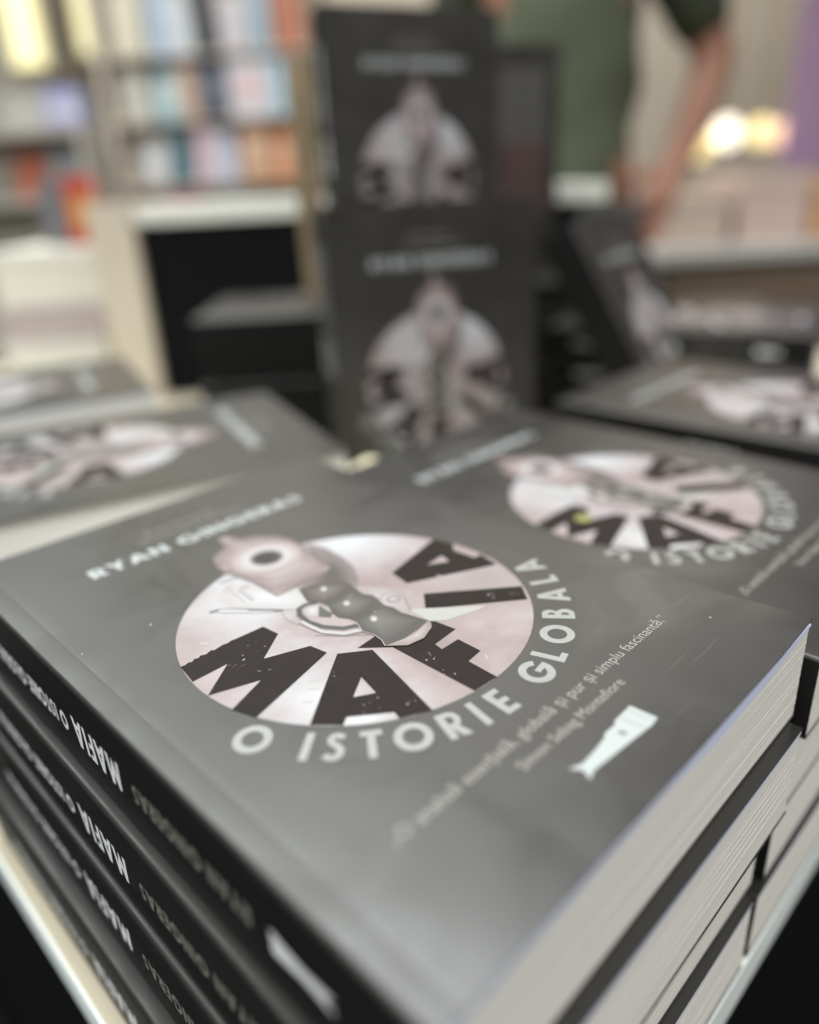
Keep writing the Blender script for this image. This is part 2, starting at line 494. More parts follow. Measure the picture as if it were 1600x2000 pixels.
def endpaper_mesh(inset_fore=0.0003):
    mb = MB()
    mb.box(0.0006, 0.00015, T - 0.00208, W - inset_fore, H - 0.0002, T - 0.00048, ENDPAPER)
    return mb.mesh('endpaper')

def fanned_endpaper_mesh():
    # bluish wedge: reflected light on the top book's page edge, put into colour and shape
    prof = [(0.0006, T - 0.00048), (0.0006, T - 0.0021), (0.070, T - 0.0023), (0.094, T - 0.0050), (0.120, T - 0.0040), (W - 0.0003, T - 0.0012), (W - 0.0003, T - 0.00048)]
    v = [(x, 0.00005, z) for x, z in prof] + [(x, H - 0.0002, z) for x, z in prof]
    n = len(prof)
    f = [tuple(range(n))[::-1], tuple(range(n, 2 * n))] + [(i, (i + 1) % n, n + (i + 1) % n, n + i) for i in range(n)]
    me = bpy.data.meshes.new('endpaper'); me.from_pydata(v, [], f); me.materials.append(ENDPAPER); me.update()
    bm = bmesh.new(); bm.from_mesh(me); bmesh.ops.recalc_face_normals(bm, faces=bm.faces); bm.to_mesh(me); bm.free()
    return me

TONES = {}
def tone(c):
    k = tuple(round(x, 3) for x in c)
    if k not in TONES:
        TONES[k] = simple('print_tone_%02d' % len(TONES), tuple(x * 0.66 for x in k), 0.4, 0.3)
    return TONES[k]
def graded(mb, pts, focus, c0, c1, z, n=8, end=0.12, curve=1.0):
    # a printed half-tone: shrinking copies of a shape from colour c0 at its rim to c1 at the focus
    for i in range(n):
        t = i / (n - 1)
        k = 1 - (1 - end) * t
        q = [(focus[0] + (x - focus[0]) * k, focus[1] + (y - focus[1]) * k) for x, y in pts]
        tt = t ** curve
        mb.poly(SQ(q), z + i * 0.000002, tone([a + (b - a) * tt for a, b in zip(c0, c1)]))

# ---- printed artwork, in cover millimetres
CX, CY, CR = 74.3, 101.5, 52.2
ZT = T + 0.00003
LAY = 0.00003
def art_disc():
    mb = MB(); mb.poly(S(ell(CX, CY, CR, CR, n=96)), ZT + LAY, DISC)
    return mb.mesh('emblem_disc')
TITLE = [
    ([(50.2,118.8),(50.7,112.2),(40.3,105.2),(52.7,100.1),(53.5,93.9),(23.6,85.9),(21.4,93.2),(33.7,97.7),(20.6,102.8),(32.3,110.9),(21.4,111.1),(23.0,119.7),
      (24.6,119.5),(25.4,119.9),(26.6,119.3),(27.4,120.1),(28.8,119.6),(29.6,120.3),(31.0,119.5),(33.2,120.2),(33.6,119.5),(36.8,119.9),(38.6,119.5),(39.6,119.9),(41.0,119.6)], []),
    ([(55.0,91.3),(62.6,85.2),(53.9,54.8),(46.3,58.8),(47.2,61.4),(38.3,69.0),(35.6,67.3),(30.4,73.6)], [[(51.9,78.3),(49.7,70.5),(44.7,73.6)]]),
    ([(60.5,89.0),(67.1,81.7),(66.5,51.8),(74.9,51.2),(75.5,61.3),(81.4,62.0),(81.8,70.4),(75.2,70.6),(75.8,73.7),(85.3,74.3),(84.7,81.7),(78.0,90.5)], []),
    ([(94.3,95.2),(117.2,74.6),(111.8,68.4),(87.9,88.5)], []),
    ([(97.6,112.4),(95.8,103.8),(123.7,89.5),(126.0,98.2),(123.0,98.3),(122.6,107.2),(126.2,111.0),(125.4,115.0),(124.6,118.6)], [[(109.0,107.3),(117.0,107.9),(115.6,103.2)]]),
]
def art_title():
    mb = MB(); rnd = random.Random(3)
    for pts, holes in TITLE:
        mb.poly(SQ(pts), ZT + 2 * LAY, INK, [SQ(h) for h in holes])
    def fleck(x, y, r):
        n = rnd.randint(4, 6)
        a0 = rnd.uniform(0, 360)
        p = [(x + r * rnd.uniform(0.5, 1.3) * math.cos(R_(a0 + 360 * i / n)), y + r * rnd.uniform(0.5, 1.3) * math.sin(R_(a0 + 360 * i / n))) for i in range(n)]
        mb.poly(SQ(p), ZT + 3 * LAY, PINKL)
    for x, y, sp, n in ((42, 112, 3.2, 9), (35, 108, 2.5, 8), (38, 101, 2.5, 5), (107, 78.5, 1.6, 12), (112, 73.5, 1.6, 6), (71, 70, 2.2, 10), (68, 63, 1.5, 4), (48, 84, 2.5, 4), (44, 67.5, 2.4, 6), (52, 61.5, 1.6, 5), (117, 103.8, 1.2, 3)):
        for _ in range(n):
            fleck(x + rnd.gauss(0, sp * .6), y + rnd.gauss(0, sp * .6), abs(rnd.gauss(0.08, 0.09)) + 0.05)
    # small stamped marks beside the letters
    for x, y, w, h, a in ((33.8, 124.7, 1.0, 2.2, 40), (41.0, 122.0, 1.0, 2.2, 40), (43.1, 86.3, 3.4, 0.7, -40), (40.4, 83.9, 3.0, 0.7, -40), (35.9, 81.0, 2.8, 0.6, -40), (92.2, 99.0, 2.2, 0.6, -42), (106, 99.0, 0.8, 2.2, 10), (80.2, 59.0, 2.2, 0.5, 50)):
        c, s_ = math.cos(R_(a)), math.sin(R_(a))
        mb.poly(SQ([(x + u * w / 2 * c - v * h / 2 * s_, y + u * w / 2 * s_ + v * h / 2 * c) for u, v in ((-1,-1),(1,-1),(1,1),(-1,1))]), ZT + 2 * LAY, PGREEN)
    return mb.mesh('title_lettering')
def art_pistol():
    mb = MB(); z = lambda k: ZT + 3 * LAY + (k + 1) * 0.00002
    # frame, pale against the disc
    mb.poly(SQ([(84.4,92.3),(88.1,88.9),(100.9,75.7),(97.8,76.0),(87.6,79.3),(83.8,82.9)]), z(-1), PGREEN)
    graded(mb, [(57,149),(62.6,143),(71,130),(71,117),(66,117),(60.5,120.5),(56,127),(50,136),(50.5,143)], (62,131), (0.56,0.53,0.535), (0.66,0.675,0.69), z(-0.5))
    graded(mb, [(83,116),(88.5,109),(91.5,102),(90,96.5),(84,90.5),(80,92),(78,104),(79,114)], (85,103), (0.43,0.375,0.375), (0.52,0.485,0.485), z(-0.5))
    # barrel top
    graded(mb, [(93.8,153.0),(95.9,143.2),(94.8,133),(92.6,125.6),(87.6,117.8),(82.1,112.3),(74.8,115.3),(71.3,128.0),(86.1,132.6)], (84,127), (0.27,0.235,0.23), (0.115,0.097,0.092), z(1), end=0.3)
    # muzzle block
    mz = [(75.3,179.3),(77.5,180.6),(79.4,179.4),(80.7,173.6),(85.5,171.5),(90.5,165.5),(92.4,158),(91.7,150.5),(87.1,130.6),(75,129.6),(63.8,129.9),(64.1,137),(64.3,143.2),(63.2,150.4),(61.9,155.4),(62.4,160),(64.0,164.8),(65.7,168.4),(74.0,172.8),(74.3,176)]
    graded(mb, mz, (77.5,150), (0.28,0.22,0.217), (0.48,0.41,0.41), z(2), end=0.5)
    graded(mb, [(64.2,133.5),(87.3,133.0),(86.6,130.4),(75,129.2),(64.0,129.7)], (76,130.6), (0.38,0.30,0.295), (0.24,0.19,0.185), z(4), 5, 0.3)
    graded(mb, [(74.6,178.8),(77.5,180.2),(79.2,178.8),(80.2,173.5),(75,173)], (77.4,176.6), (0.30,0.225,0.22), (0.50,0.42,0.42), z(4), 5)
    graded(mb, [(62.6,156),(63,160),(65,163.5),(67,160),(66,155)], (64.8,159.2), (0.30,0.225,0.22), (0.46,0.37,0.37), z(4), 5)
    graded(mb, ell(78.0, 154.0, 12.6, 11.9), (78.0,154.0), (0.45,0.36,0.36), (0.62,0.60,0.61), z(5), 9, 0.58)
    graded(mb, ell(77.9, 153.8, 5.9, 5.8), (77.3,153.0), (0.30,0.265,0.26), (0.045,0.042,0.04), z(7), 6, 0.72)
    OUT = tone((0.17,0.135,0.13))
    mb.stroke(SQ([(63.2,150.4),(64.3,143.2),(64.1,137),(63.8,129.9),(75,129.6),(87.1,130.6),(89.5,141),(91.7,150.5),(92.4,158)]), 0.00032, z(6), OUT)
    mb.stroke(SQ([(90.5,165.5),(85.5,171.5),(80.7,173.6),(79.4,179.2)]), 0.00026, z(6), OUT)
    mb.stroke(SQ([(66.5,145),(70,139.5),(77,137.6),(84.5,140.5),(88.6,148)]), 0.00025, z(6), tone((0.33,0.26,0.255)))
    mb.stroke(SQ([(65.6,134.5),(76,133.2),(86.5,134.6)]), 0.00022, z(6), tone((0.30,0.235,0.23)))
    mb.stroke(SQ([(88.5,133.5),(92.8,145),(93.6,152.6)]), 0.0004, z(6), tone((0.42,0.37,0.365)))
    mb.stroke(SQ([(72.6,126.9),(78,124.6),(87.4,117.9),(92.4,125.6)]), 0.00026, z(6), OUT)
    # trigger guard
    gd = [(69.3,117.0),(66.2,118.6),(63.4,118.3),(61.2,115.2),(60.4,110.3),(61.4,104.9),(64.7,99.6),(68.9,97.4)]
    mb.poly(SQ(gd + [(70, 105)]), z(2.4), tone((0.47,0.40,0.40)))
    mb.stroke(SQ(gd), 0.0021, z(3), tone((0.20,0.185,0.175)))
    mb.stroke(SQ(gd), 0.0012, z(3.3), tone((0.085,0.08,0.075)))
    mb.stroke(SQ([(59.2,112),(59.2,108.4),(59.7,102.7),(63.0,97.2),(68.1,94.4)]), 0.0012, z(4), tone((0.58,0.56,0.56)))
    mb.stroke(SQ([(58.2,112),(58.3,108),(58.9,102.2),(62.4,96.3),(67.6,93.2)]), 0.0005, z(3.8), tone((0.31,0.255,0.25)))
    mb.stroke(SQ([(57.0,103.1),(61.5,97.0),(67.3,91.3)]), 0.0003, z(2), tone((0.33,0.28,0.275)))
    graded(mb, [(63.4,116.0),(66.2,117.2),(68.9,115.0),(64.1,110.1),(62.3,112.4)], (65.5,114.6), (0.50,0.46,0.46), (0.66,0.655,0.66), z(5), 4)
    mb.poly(SQ([(68.6,115.0),(67.9,108.2),(66.2,106.9),(64.2,110.1)]), z(6), tone((0.11,0.115,0.105)))
    # finger grip with three swells
    grip = [(70.9,127.6),(76.6,125.9),(80.5,123.6),(82.9,120.3),(83.6,117.4),(83.0,115.1),(82.0,110),(83.2,106.5),(82.7,103.8),(81.4,99.5),(82.3,96.3),(81.6,92.5),(82.2,90.4),(83.5,83.2),(78.3,81.6),(72,81.3),(66.0,83.5),(67.3,86.5),(67.9,90.0),(67.0,94),(68.5,97.3),(69.4,99.5),(69.1,102.1),(67.6,105),(68.1,108.9),(69.7,112),(69.7,115.9),(67.7,119.7)]
    mb.poly(SQ(grip), z(8), tone((0.10,0.088,0.082)))
    graded(mb, [(70.6,126.6),(76.4,125.0),(80.3,122.6),(82.6,119.4),(82.4,116.2),(75.5,114.2),(70.2,115.6),(68.6,119.6)], (75.8,120.6), (0.105,0.09,0.083), (0.22,0.195,0.185), z(9))
    graded(mb, [(69.9,113.4),(75,113.6),(81.4,114.4),(81.6,110),(82.3,106.4),(81.8,103.2),(75,101.0),(69.6,102.6),(68.4,105.2),(68.8,108.7)], (74.7,108.2), (0.095,0.09,0.084), (0.205,0.195,0.183), z(9))
    graded(mb, [(69.6,99.4),(75,99.6),(80.8,100.4),(81.6,96.2),(81.0,92.6),(81.6,90.2),(82.6,84.4),(75,83.6),(67.0,84.4),(68.2,90),(67.8,94)], (74.0,95.2), (0.095,0.09,0.084), (0.20,0.195,0.183), z(9))
    graded(mb, [(83.5,83.2),(82.9,81.6),(81.3,80.0),(75.8,77.9),(70.3,78.9),(66.0,83.5),(72,82.0),(78.0,82.2)], (75.5,80.6), (0.35,0.285,0.275), (0.53,0.48,0.475), z(11), 5)
    for pts in ([(66.0,83.6),(67.4,86.4),(68.0,90.0),(67.1,94),(68.6,97.3),(69.4,99.5)], [(83.5,83.4),(82.2,90.4),(81.7,92.5),(82.3,96.3),(81.4,99.5)], [(68.1,108.9),(69.7,112),(69.7,115.9)]):
        mb.stroke(SQ(pts), 0.00028, z(11), tone((0.48,0.42,0.415)))
    for x, y in ((75.8,121.1),(74.5,108.8),(73.6,95.9)):
        graded(mb, ell(x + .3, y + .5, 1.9, 1.2, 55), (x, y), (0.30,0.275,0.265), (0.68,0.665,0.66), z(11), 7, 0.25)
    for x, y in ((73.2,118.2),(77.9,111.2),(76.8,98.8)):
        graded(mb, ell(x, y, 0.6, 0.4, 30), (x, y), (0.24,0.22,0.21), (0.40,0.38,0.37), z(11), 3)
    DK, MDT, LT = tone((0.12,0.105,0.10)), tone((0.27,0.235,0.23)), tone((0.38,0.33,0.33))
    for pts, w, m in (([(44.2,137.7),(48.0,137.3),(55.1,128.1),(59.8,121.6)], 0.35, MDT), ([(45.3,136.6),(53.9,126.2),(59.5,120.8)], 0.3, LT), ([(53.0,130.0),(57.6,124.4),(59.9,121.5)], 0.55, DK), ([(44.4,137.9),(47.2,137.3)], 0.8, DK),
                      ([(62.3,143.1),(58.3,142.3),(57.2,133.4)], 0.5, MDT), ([(61.6,141.9),(59.3,141.4),(58.3,133.6)], 0.3, LT), ([(56.7,146.6),(55.1,134.4)], 0.35, LT), ([(56.7,151.2),(63.2,150.2)], 0.8, MDT), ([(54.6,145.2),(59.8,147.8)], 0.3, LT),
                      ([(83.0,103.4),(87.0,104.7),(89.6,102.3),(89.0,98.3),(84.5,91.6)], 0.45, MDT), ([(83.0,115.1),(84.1,110.1),(82.8,103.1)], 0.5, LT), ([(58.6,120.4),(57.0,116.5),(57.4,111)], 0.3, LT), ([(62,119.5),(60.2,121.4),(57.4,123)], 0.3, LT)):
        mb.stroke(SQ(pts), w * mm, z(1.2), m)
    mb.poly(SQ(ell(86.0, 100.2, 2.2, 2.2)), z(2), MDT, [SQ(ell(86.0, 100.2, 1.75, 1.75))])
    graded(mb, ell(86.0, 100.2, 1.7, 1.7), (85.7,100.6), (0.42,0.375,0.375), (0.56,0.53,0.53), z(2), 4)
    return mb.mesh('pistol_print')
def art_subtitle():
    mb = MB()
    pos = [('O',18.7,80.3),('I',24.2,67.6),('S',28.4,62.6),('T',35.4,57.0),('O',43.6,51.3),('R',52.7,46.6),('I',60.1,44.6),('E',67.6,43.9),
           ('G',83.4,44.6),('L',91.8,47.2),('O',101.0,52.0),('B',109.6,58.2),('A',117.4,65.0),('L',124.0,72.2),('A',129.6,80.4)]
    h = 9.3
    rad = CR + 2.4 + h / 2
    for c, x, y in pos:
        x, y = (k / mm for k in SQ([(x, y)])[0])
        a = math.atan2(y - CY, x - CX)
        gx, gy = CX + rad * math.cos(a), CY + rad * math.sin(a)
        w, outs, holes = GL[c]
        upv = Vector((-math.cos(a), -math.sin(a)))          # letter tops point at the disc
        rtv = Vector((upv.y, -upv.x))
        def X(p):
            q = rtv * ((p[0] - w / 2) * h * 0.95) + upv * ((p[1] - 0.5) * h)
            return ((gx + q.x) * mm, (gy + q.y) * mm)
        mb.poly([X(p) for p in outs[0]], ZT + LAY, SILVER, [[X(p) for p in hh] for hh in holes])
    return mb.mesh('subtitle_lettering')
def art_author():
    mb = MB()
    word(mb, 'RYAN GINGERAS', 0.0303, 0.1840, 0.0068, ZT + LAY, WHITEINK, width=0.088)
    return mb.mesh('author_lettering')
def art_smallprint():
    mb = MB(); rnd = random.Random(5)
    for x0, x1, y in ((58, 88, 203.5), (53.5, 98, 197)):
        x = x0
        while x < x1:
            l = rnd.uniform(2.0, 6.0)
            mb.poly(S([(x, y), (min(x + l, x1), y), (min(x + l, x1), y + 1.6), (x, y + 1.6)]), ZT + LAY, DIMINK)
            x += l + 1.1
    return mb.mesh('small_print')
def art_quote():
    mb = font_mesh('quote', [('„O analiz\u0103 esen\u021bial\u0103, global\u0103 \u0219i pur \u0219i simplu fascinant\u0103.”', 0.0215, 0.0302, 0.0046, 0.1072),
                             ('Simon Sebag Montefiore', 0.0539, 0.0240, 0.0042, 0.0411)], SANDINK)
    mb.v = [(x, y, ZT + LAY) for x, y, _ in mb.v]
    return mb.mesh('quote_lettering')
def art_mark():
    mb = MB()
    mb.poly(SQ([(86.4,19.4),(86.6,12.1),(83.4,11.8),(72.5,12.9),(61.3,13.9),(58.5,13.0),(60.0,15.6),(58.3,18.4),(61.5,17.0),(66.5,17.2),(72.7,17.9),(73.2,18.6),(78.2,18.5),(78.8,19.2),(82.5,19.3)]), ZT + LAY, WHITEINK)
    mb.poly(SQ([(85.0,19.4),(85.2,12.0),(84.7,12.0),(84.4,19.4)]), ZT + 2 * LAY, PGREEN)
    mb.poly(SQ([(81.3,18.6),(81.6,12.4),(80.9,12.4),(80.6,18.6)]), ZT + 2 * LAY, PGREEN)
    mb.poly(SQ(ell(76.4, 15.6, 0.8, 1.1)), ZT + 2 * LAY, PGREY)
    return mb.mesh('publisher_mark')
def art_spine():
    # reads from tail to head, letter tops towards the back cover
    mb = MB()
    def xf(dx):
        return Matrix(((0, 0, -1, -0.00026 - dx), (1, 0, 0, 0), (0, -1, 0, T), (0, 0, 0, 1)))   # (along, up) -> (y, -z)
    X = xf(0.0)
    word(mb, 'MAFIA', 0.1080, 0.0122, 0.0098, 0, SPINEINK, X, width=0.0285)
    word(mb, 'O ISTORIE GLOBALA', 0.1410, 0.0146, 0.0062, 0, SPINEINK, X, width=0.0608)
    word(mb, 'RYAN GINGERAS', 0.0510, 0.0142, 0.0060, 0, DIMINK2, X, width=0.0505)
    mb.poly([(0.0245,0.0150),(0.0275,0.0172),(0.0245,0.0198),(0.034,0.0192),(0.0440,0.0208),(0.0440,0.0138),(0.034,0.0156)], 0, SPINEINK, xf=X)
    return mb.mesh('spine_lettering')
DIMINK2 = simple('khaki_ink', (0.20, 0.19, 0.16), 0.5, 0.3)
SPINEINK = simple('spine_white_ink', (0.78, 0.78, 0.77), 0.45, 0.3)
def art_back():
    mb = MB(); rnd = random.Random(9)
    X = Matrix(((-1, 0, 0, W), (0, 1, 0, 0), (0, 0, -1, 0), (0, 0, 0, 1)))
    for i in range(26):
        y = 200 - i * 5.4
        m = REDINK if i > 12 else DIMINK
        x = 16
        while x < 134:
            l = rnd.uniform(4, 13)
            mb.poly(S([(x, y), (min(x + l, 136), y), (min(x + l, 136), y + 2.1), (x, y + 2.1)]), 0.00004, m, xf=X)
            x += l + 1.8
    return mb.mesh('back_text')

ME = dict(front=cover_plate('front_cover'), front_lift=cover_plate('front_cover', lift=0.0013), front_over=cover_plate('front_cover', over=0.004),
          back=cover_plate('back_cover', front=False), spine=spine_plate(), endpaper=endpaper_mesh(), endpaper_fan=fanned_endpaper_mesh(), stext=art_spine(), btext=art_back())
BLOCKS = [page_block(s) for s in (1, 2, 3)]
ART = [('emblem_disc', art_disc()), ('title_lettering', art_title()), ('pistol_print', art_pistol()), ('subtitle_lettering', art_subtitle()),
       ('author_lettering', art_author()), ('small_print', art_smallprint()), ('quote_lettering', art_quote()), ('publisher_mark', art_mark())]
NB = [0]
def book(mw, label, group, art=True, front='front', spine_text=True, back_text=False):
    t = empty('paperback_book', mw)
    tag(t, label, 'book', group)
    k = NB[0]; NB[0] += 1
    fc = link('front_cover', ME[front], t)
    if art:
        for nm, me in ART: link(nm, me, fc)
    sp = link('spine', ME['spine'], t)
    if spine_text: link('spine_lettering', ME['stext'], sp)
    bc = link('back_cover', ME['back'], t)
    if back_text: link('back_text', ME['btext'], bc)
    link('page_block', BLOCKS[k % 3], t)
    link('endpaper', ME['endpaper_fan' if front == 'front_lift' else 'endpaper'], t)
    return t
def flat(x, y, z, rot=0.0, sz=1.0):
    return Matrix.Translation((x, y, z)) @ Matrix.Rotation(rot, 4, 'Z') @ Matrix.Diagonal((1, 1, sz, 1))
def stand(r, f, z, yaw, lean=0.0, back=0, flip=False, tip=0.0):
    """front-left-bottom corner of the cover at hall (r, f); yaw>0 turns the cover to the right; lean tips it backwards; tip rolls it"""
    m = Matrix.Translation(hall(r, f, z)) @ HALL @ Matrix.Rotation(yaw, 4, 'Z') @ Matrix.Rotation(tip, 4, 'Y') @ Matrix.Rotation(R_(90) - lean, 4, 'X')
    if flip:
        m = m @ Matrix.Rotation(math.pi, 4, 'Y') @ Matrix.Translation((-W, 0, -T - back * (T + 0.0004) + T))
        return m
    return m @ Matrix.Translation((0, 0, -T - back * (T + 0.0004)))

# ------------------------------------------------------------------ THE SETTING
FLOOR = simple('black_carpet', (0.014, 0.014, 0.015), 0.9, 0.15, 0.3, 40)
WALL = simple('beige_wall_paint', (0.62, 0.57, 0.48), 0.9, 0.2, 0.05, 4)
mb = MB(); mb.box(-30, -30, -0.1, 30, 30, 0, FLOOR)
tag(link('floor', mb.mesh('floor')), kind='structure')
mb = MB(); mb.box(-4.5, 5.0, 0, 5.5, 5.15, 3.4, WALL)
w = link('wall', mb.mesh('wall')); w.matrix_world = HALL.copy(); tag(w, kind='structure')

# display table: cream board with a pale edge band on a black plinth
CREAM = simple('cream_laminate', (0.62, 0.555, 0.42), 0.45, 0.4, 0.04, 40)
EDGE = simple('mint_white_edging', (0.86, 0.92, 0.89), 0.4, 0.5, 0.02, 60)
BLACK = simple('black_plinth_board', (0.006, 0.006, 0.007), 0.7, 0.06, 0.2, 30)
TX0, TY0, TX1, TY1 = 0.0, 0.0, 1.15, 1.31
tb = tag(empty('display_table', Matrix.Translation((0.0316, 0.0482, 0))), 'cream topped display table with pale edge and black base under the book stacks', 'table')
mb = MB(); mb.box(TX0 + 0.0012, TY0 + 0.0012, TABLE_Z - 0.018, TX1, TY1, TABLE_Z, CREAM); link('table_top', mb.mesh('table_top'), tb)
mb = MB(); mb.box(TX0, TY0, TABLE_Z - 0.0180, TX0 + 0.0012, TY1, TABLE_Z - 0.0008, EDGE)
link('edge_band', mb.mesh('edge_band'), tb)
mb = MB(); mb.box(TX0 + 0.0012, TY0, TABLE_Z - 0.0180, TX1, TY0 + 0.0012, TABLE_Z - 0.0008, EDGE)
link('edge_band', mb.mesh('edge_band'), tb)
mb = MB(); mb.box(TX0 + 0.004, TY0 + 0.004, 0, TX1 - 0.01, TY1 - 0.01, TABLE_Z - 0.0182, BLACK); link('plinth', mb.mesh('plinth'), tb)

# ------------------------------------------------------------------ FRONT STACK (spine left, tail right)
G1 = 'black paperbacks of the front stack'
Z = TABLE_Z + 0.0002
lv = T + 0.0002
names = ['lowest', 'third', 'second', 'top']
spots = [(0.0374, 0.0486, 0.0, 1.11), (0.0423, 0.0514, 0.0, 1.09), (0.0442, 0.0464, 0.0, 1.065), (0.04754, 0.05012, 0.0, 1.0)]
labs = ['bottom black paperback of the front stack, resting on the cream table top',
        'black paperback third from the top of the front stack',
        'black paperback lying directly under the sharp top book of the front stack',
        'sharply focused black paperback with pistol disc cover, on top of the front stack']
for i, (x, y, a, ly) in enumerate(spots):
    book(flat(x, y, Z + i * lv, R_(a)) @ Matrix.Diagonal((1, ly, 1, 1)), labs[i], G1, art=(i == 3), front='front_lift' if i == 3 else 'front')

# ------------------------------------------------------------------ RIGHT NEIGHBOUR STACK
sz = 0.900
G2 = 'black paperbacks of the right neighbouring stack'
spots = [(0.1930, 0.0488, -0.3), (0.2000, 0.0500, 0.2), (0.1986, 0.0492, 0.1), (0.2030, 0.0470, 0.0)]
labs = ['bottom black paperback of the stack at the right frame edge beside the front stack', 'third black paperback down in the stack right of the front stack',
        'second black paperback down in the stack right of the front stack', 'black pistol-disc paperback on top of the stack right of the front stack']
for i, (x, y, a) in enumerate(spots):
    o = book(flat(x, y, Z + i * lv * sz, R_(a), sz), labs[i], G2, art=(i == 3))
STICK = simple('yellow_green_sticker', (0.26, 0.27, 0.09), 0.5, 0.3)  # stand-in disc for a yellow-green spot of unknown kind
mb = MB(); mb.lathe([(0.0034, 0), (0.0034, 0.0003), (0.0028, 0.0005), (0.0, 0.0005)], STICK, 18)
st = link('round_sticker', mb.mesh('round_sticker')); st.location = (0.2030 + 0.0390, 0.0470 + 0.1030, Z + 4 * lv * sz + 0.0008)
tag(st, 'small yellow green round sticker on the cover of the right stack', 'sticker')

# ------------------------------------------------------------------ LEFT STACK, turned so that its fore edge faces the front
G3 = 'black paperbacks of the left stack behind'
ang = R_(-108.4)
def left_origin(hx, hy):      # from its fore-edge/head corner back to its spine/tail corner
    c, s = math.cos(ang), math.sin(ang)
    return hx - (W * c - H * s), hy - (W * s + H * c)
for i, (dx, dy) in enumerate(((0.003, 0.004), (0.001, 0.003), (0.003, 0.002), (0, 0))):
    ox, oy = left_origin(0.2422 + dx, 0.2985 + dy)
    book(flat(ox, oy, Z + i * lv * sz, ang, sz),
         ['bottom black paperback of the left stack behind the front stack', 'third black paperback down in the left stack behind the front stack',
          'second black paperback down in the left stack behind the front stack', 'blurred black paperback with cream fore edge on top of the left stack'][i], G3, art=(i == 3),
         front='front_over' if i == 3 else 'front')
G4 = 'black paperbacks of the far left stack'
for i in range(4):
    ox, oy = left_origin(0.232 + 0.002 * (i % 2), 0.498 + 0.003 * ((i + 1) % 2))
    book(flat(ox, oy, Z + i * lv * 0.92, ang + R_(1.0), 0.92),
         ['bottom black paperback of the far left stack near the cream panel', 'third black paperback down in the far left stack',
          'second black paperback down in the far left stack', 'black paperback on top of the far left stack, pale circle cut by the frame'][i], G4, art=(i == 3))
# stack in the second row on the right, spine side forwards
G5 = 'black paperbacks of the far right stack'
for i in range(4):
    book(flat(0.400 + 0.002 * (i % 2), 0.046 + 0.004 * (i % 3), Z + i * lv * 0.86, R_(-1 + 0.5 * i), 0.86),
         ['bottom black paperback of the second row stack at the right frame edge', 'third black paperback down in the second row stack at right',
          'second black paperback down in the second row stack at right', 'top black paperback of the second row stack at right, pink disc at frame edge'][i], G5, art=(i == 3))
G6 = 'black paperbacks of the rear right stack'
for i in range(4):
    book(flat(0.665, 0.200 + 0.003 * (i % 2), Z + i * lv * 0.9, R_(14 + i), 0.9),
         ['bottom black paperback of the rear right stack below the bright lamps', 'third black paperback down in the rear right stack',
          'second black paperback down in the rear right stack', 'black paperback on top of the rear right stack behind the leaning book'][i], G6, art=(i == 3))
# stack that carries the upper standing books, spines to the front
G7 = 'black paperbacks carrying the upper standing books'
S1 = ['bottom black paperback of the stack under the upper standing book', 'fourth black paperback down in the stack under the upper standing book', 'third black paperback down in the stack under the upper standing book',
      'second black paperback down in the stack under the upper standing book', 'flat black paperback directly under the upper standing book']
for i in range(5):
    m = Matrix.Translation(hall(0.045 + 0.003 * (i % 2), 0.674, Z + i * lv * sz)) @ HALL @ Matrix.Rotation(R_(90 + (i % 3) * 1.2), 4, 'Z') @ Matrix.Diagonal((1, 1, sz, 1))
    book(m, S1[i], G7, art=False, spine_text=False)
S2 = ['fourth black paperback down in the stack under the book showing its back cover', 'bottom black paperback of the stack under the book showing its back cover', 'third black paperback down in the stack under the book showing its back cover',
      'second black paperback down in the stack under the book showing its back cover', 'flat black paperback under the upper book that shows its back cover']
S2[0], S2[1] = S2[1], S2[0]
for i in range(5):
    m = Matrix.Translation(hall(0.282 + 0.002 * (i % 2), 0.805, Z + i * lv * sz)) @ HALL @ Matrix.Rotation(R_(90 - (i % 3) * 0.8), 4, 'Z') @ Matrix.Diagonal((1, 1, sz, 1))
    book(m, S2[i], G7, art=False, spine_text=False)

# ------------------------------------------------------------------ STANDING BOOKS
G8 = 'black paperbacks standing upright in the middle'
ct = tag(empty('catalogue', Matrix.Translation(hall(-0.066, 0.505, TABLE_Z + 0.0002)) @ HALL @ Matrix.Rotation(R_(20), 4, 'Z')), 'thin grey catalogue lying under the central upright black books', 'catalogue')
CATM = simple('grey_catalogue_cover', (0.20, 0.20, 0.19), 0.5, 0.4, 0.1, 20)
for nm, bx, mt in (('back_cover', (0, 0, 0, 0.18, 0.135, 0.0004), CATM), ('page_block', (0.0008, 0.0006, 0.0005, 0.1794, 0.1344, 0.0063), PAGES), ('front_cover', (0, 0, 0.0064, 0.18, 0.135, 0.0068), CATM)):
    mb = MB(); mb.box(*bx, mt); link(nm, mb.mesh(nm), ct)
for k in range(2):
    book(stand(-0.046, 0.530, TABLE_Z + 0.0075, R_(13), R_(2), back=k),
         ['black paperback standing upright at the centre, facing the front, pistol disc visible', 'black paperback standing right behind the central upright one'][k], G8, art=(k == 0))
top_z = Z + 4 * lv * sz + 0.0006
upper_z = top_z + lv * sz
G9 = 'black paperbacks standing on the rear stacks'
book(stand(-0.045, 0.668, upper_z, R_(23), 0), 'upper black paperback standing on the rear stack above the central one', G9)
book(stand(0.036, 0.870, upper_z, R_(14), 0, flip=True), 'upper black paperback showing its back cover beside the green shirt', G9, art=False, back_text=True)
be = tag(empty('bookend', Matrix.Translation(hall(-0.088, 0.750, upper_z)) @ HALL), 'tan wooden bookend standing left of the upper black book', 'bookend')
BEW = simple('tan_bookend_wood', (0.30, 0.225, 0.135), 0.6, 0.3, 0.2, 30)  # added board: dim page edges put into a tan colour
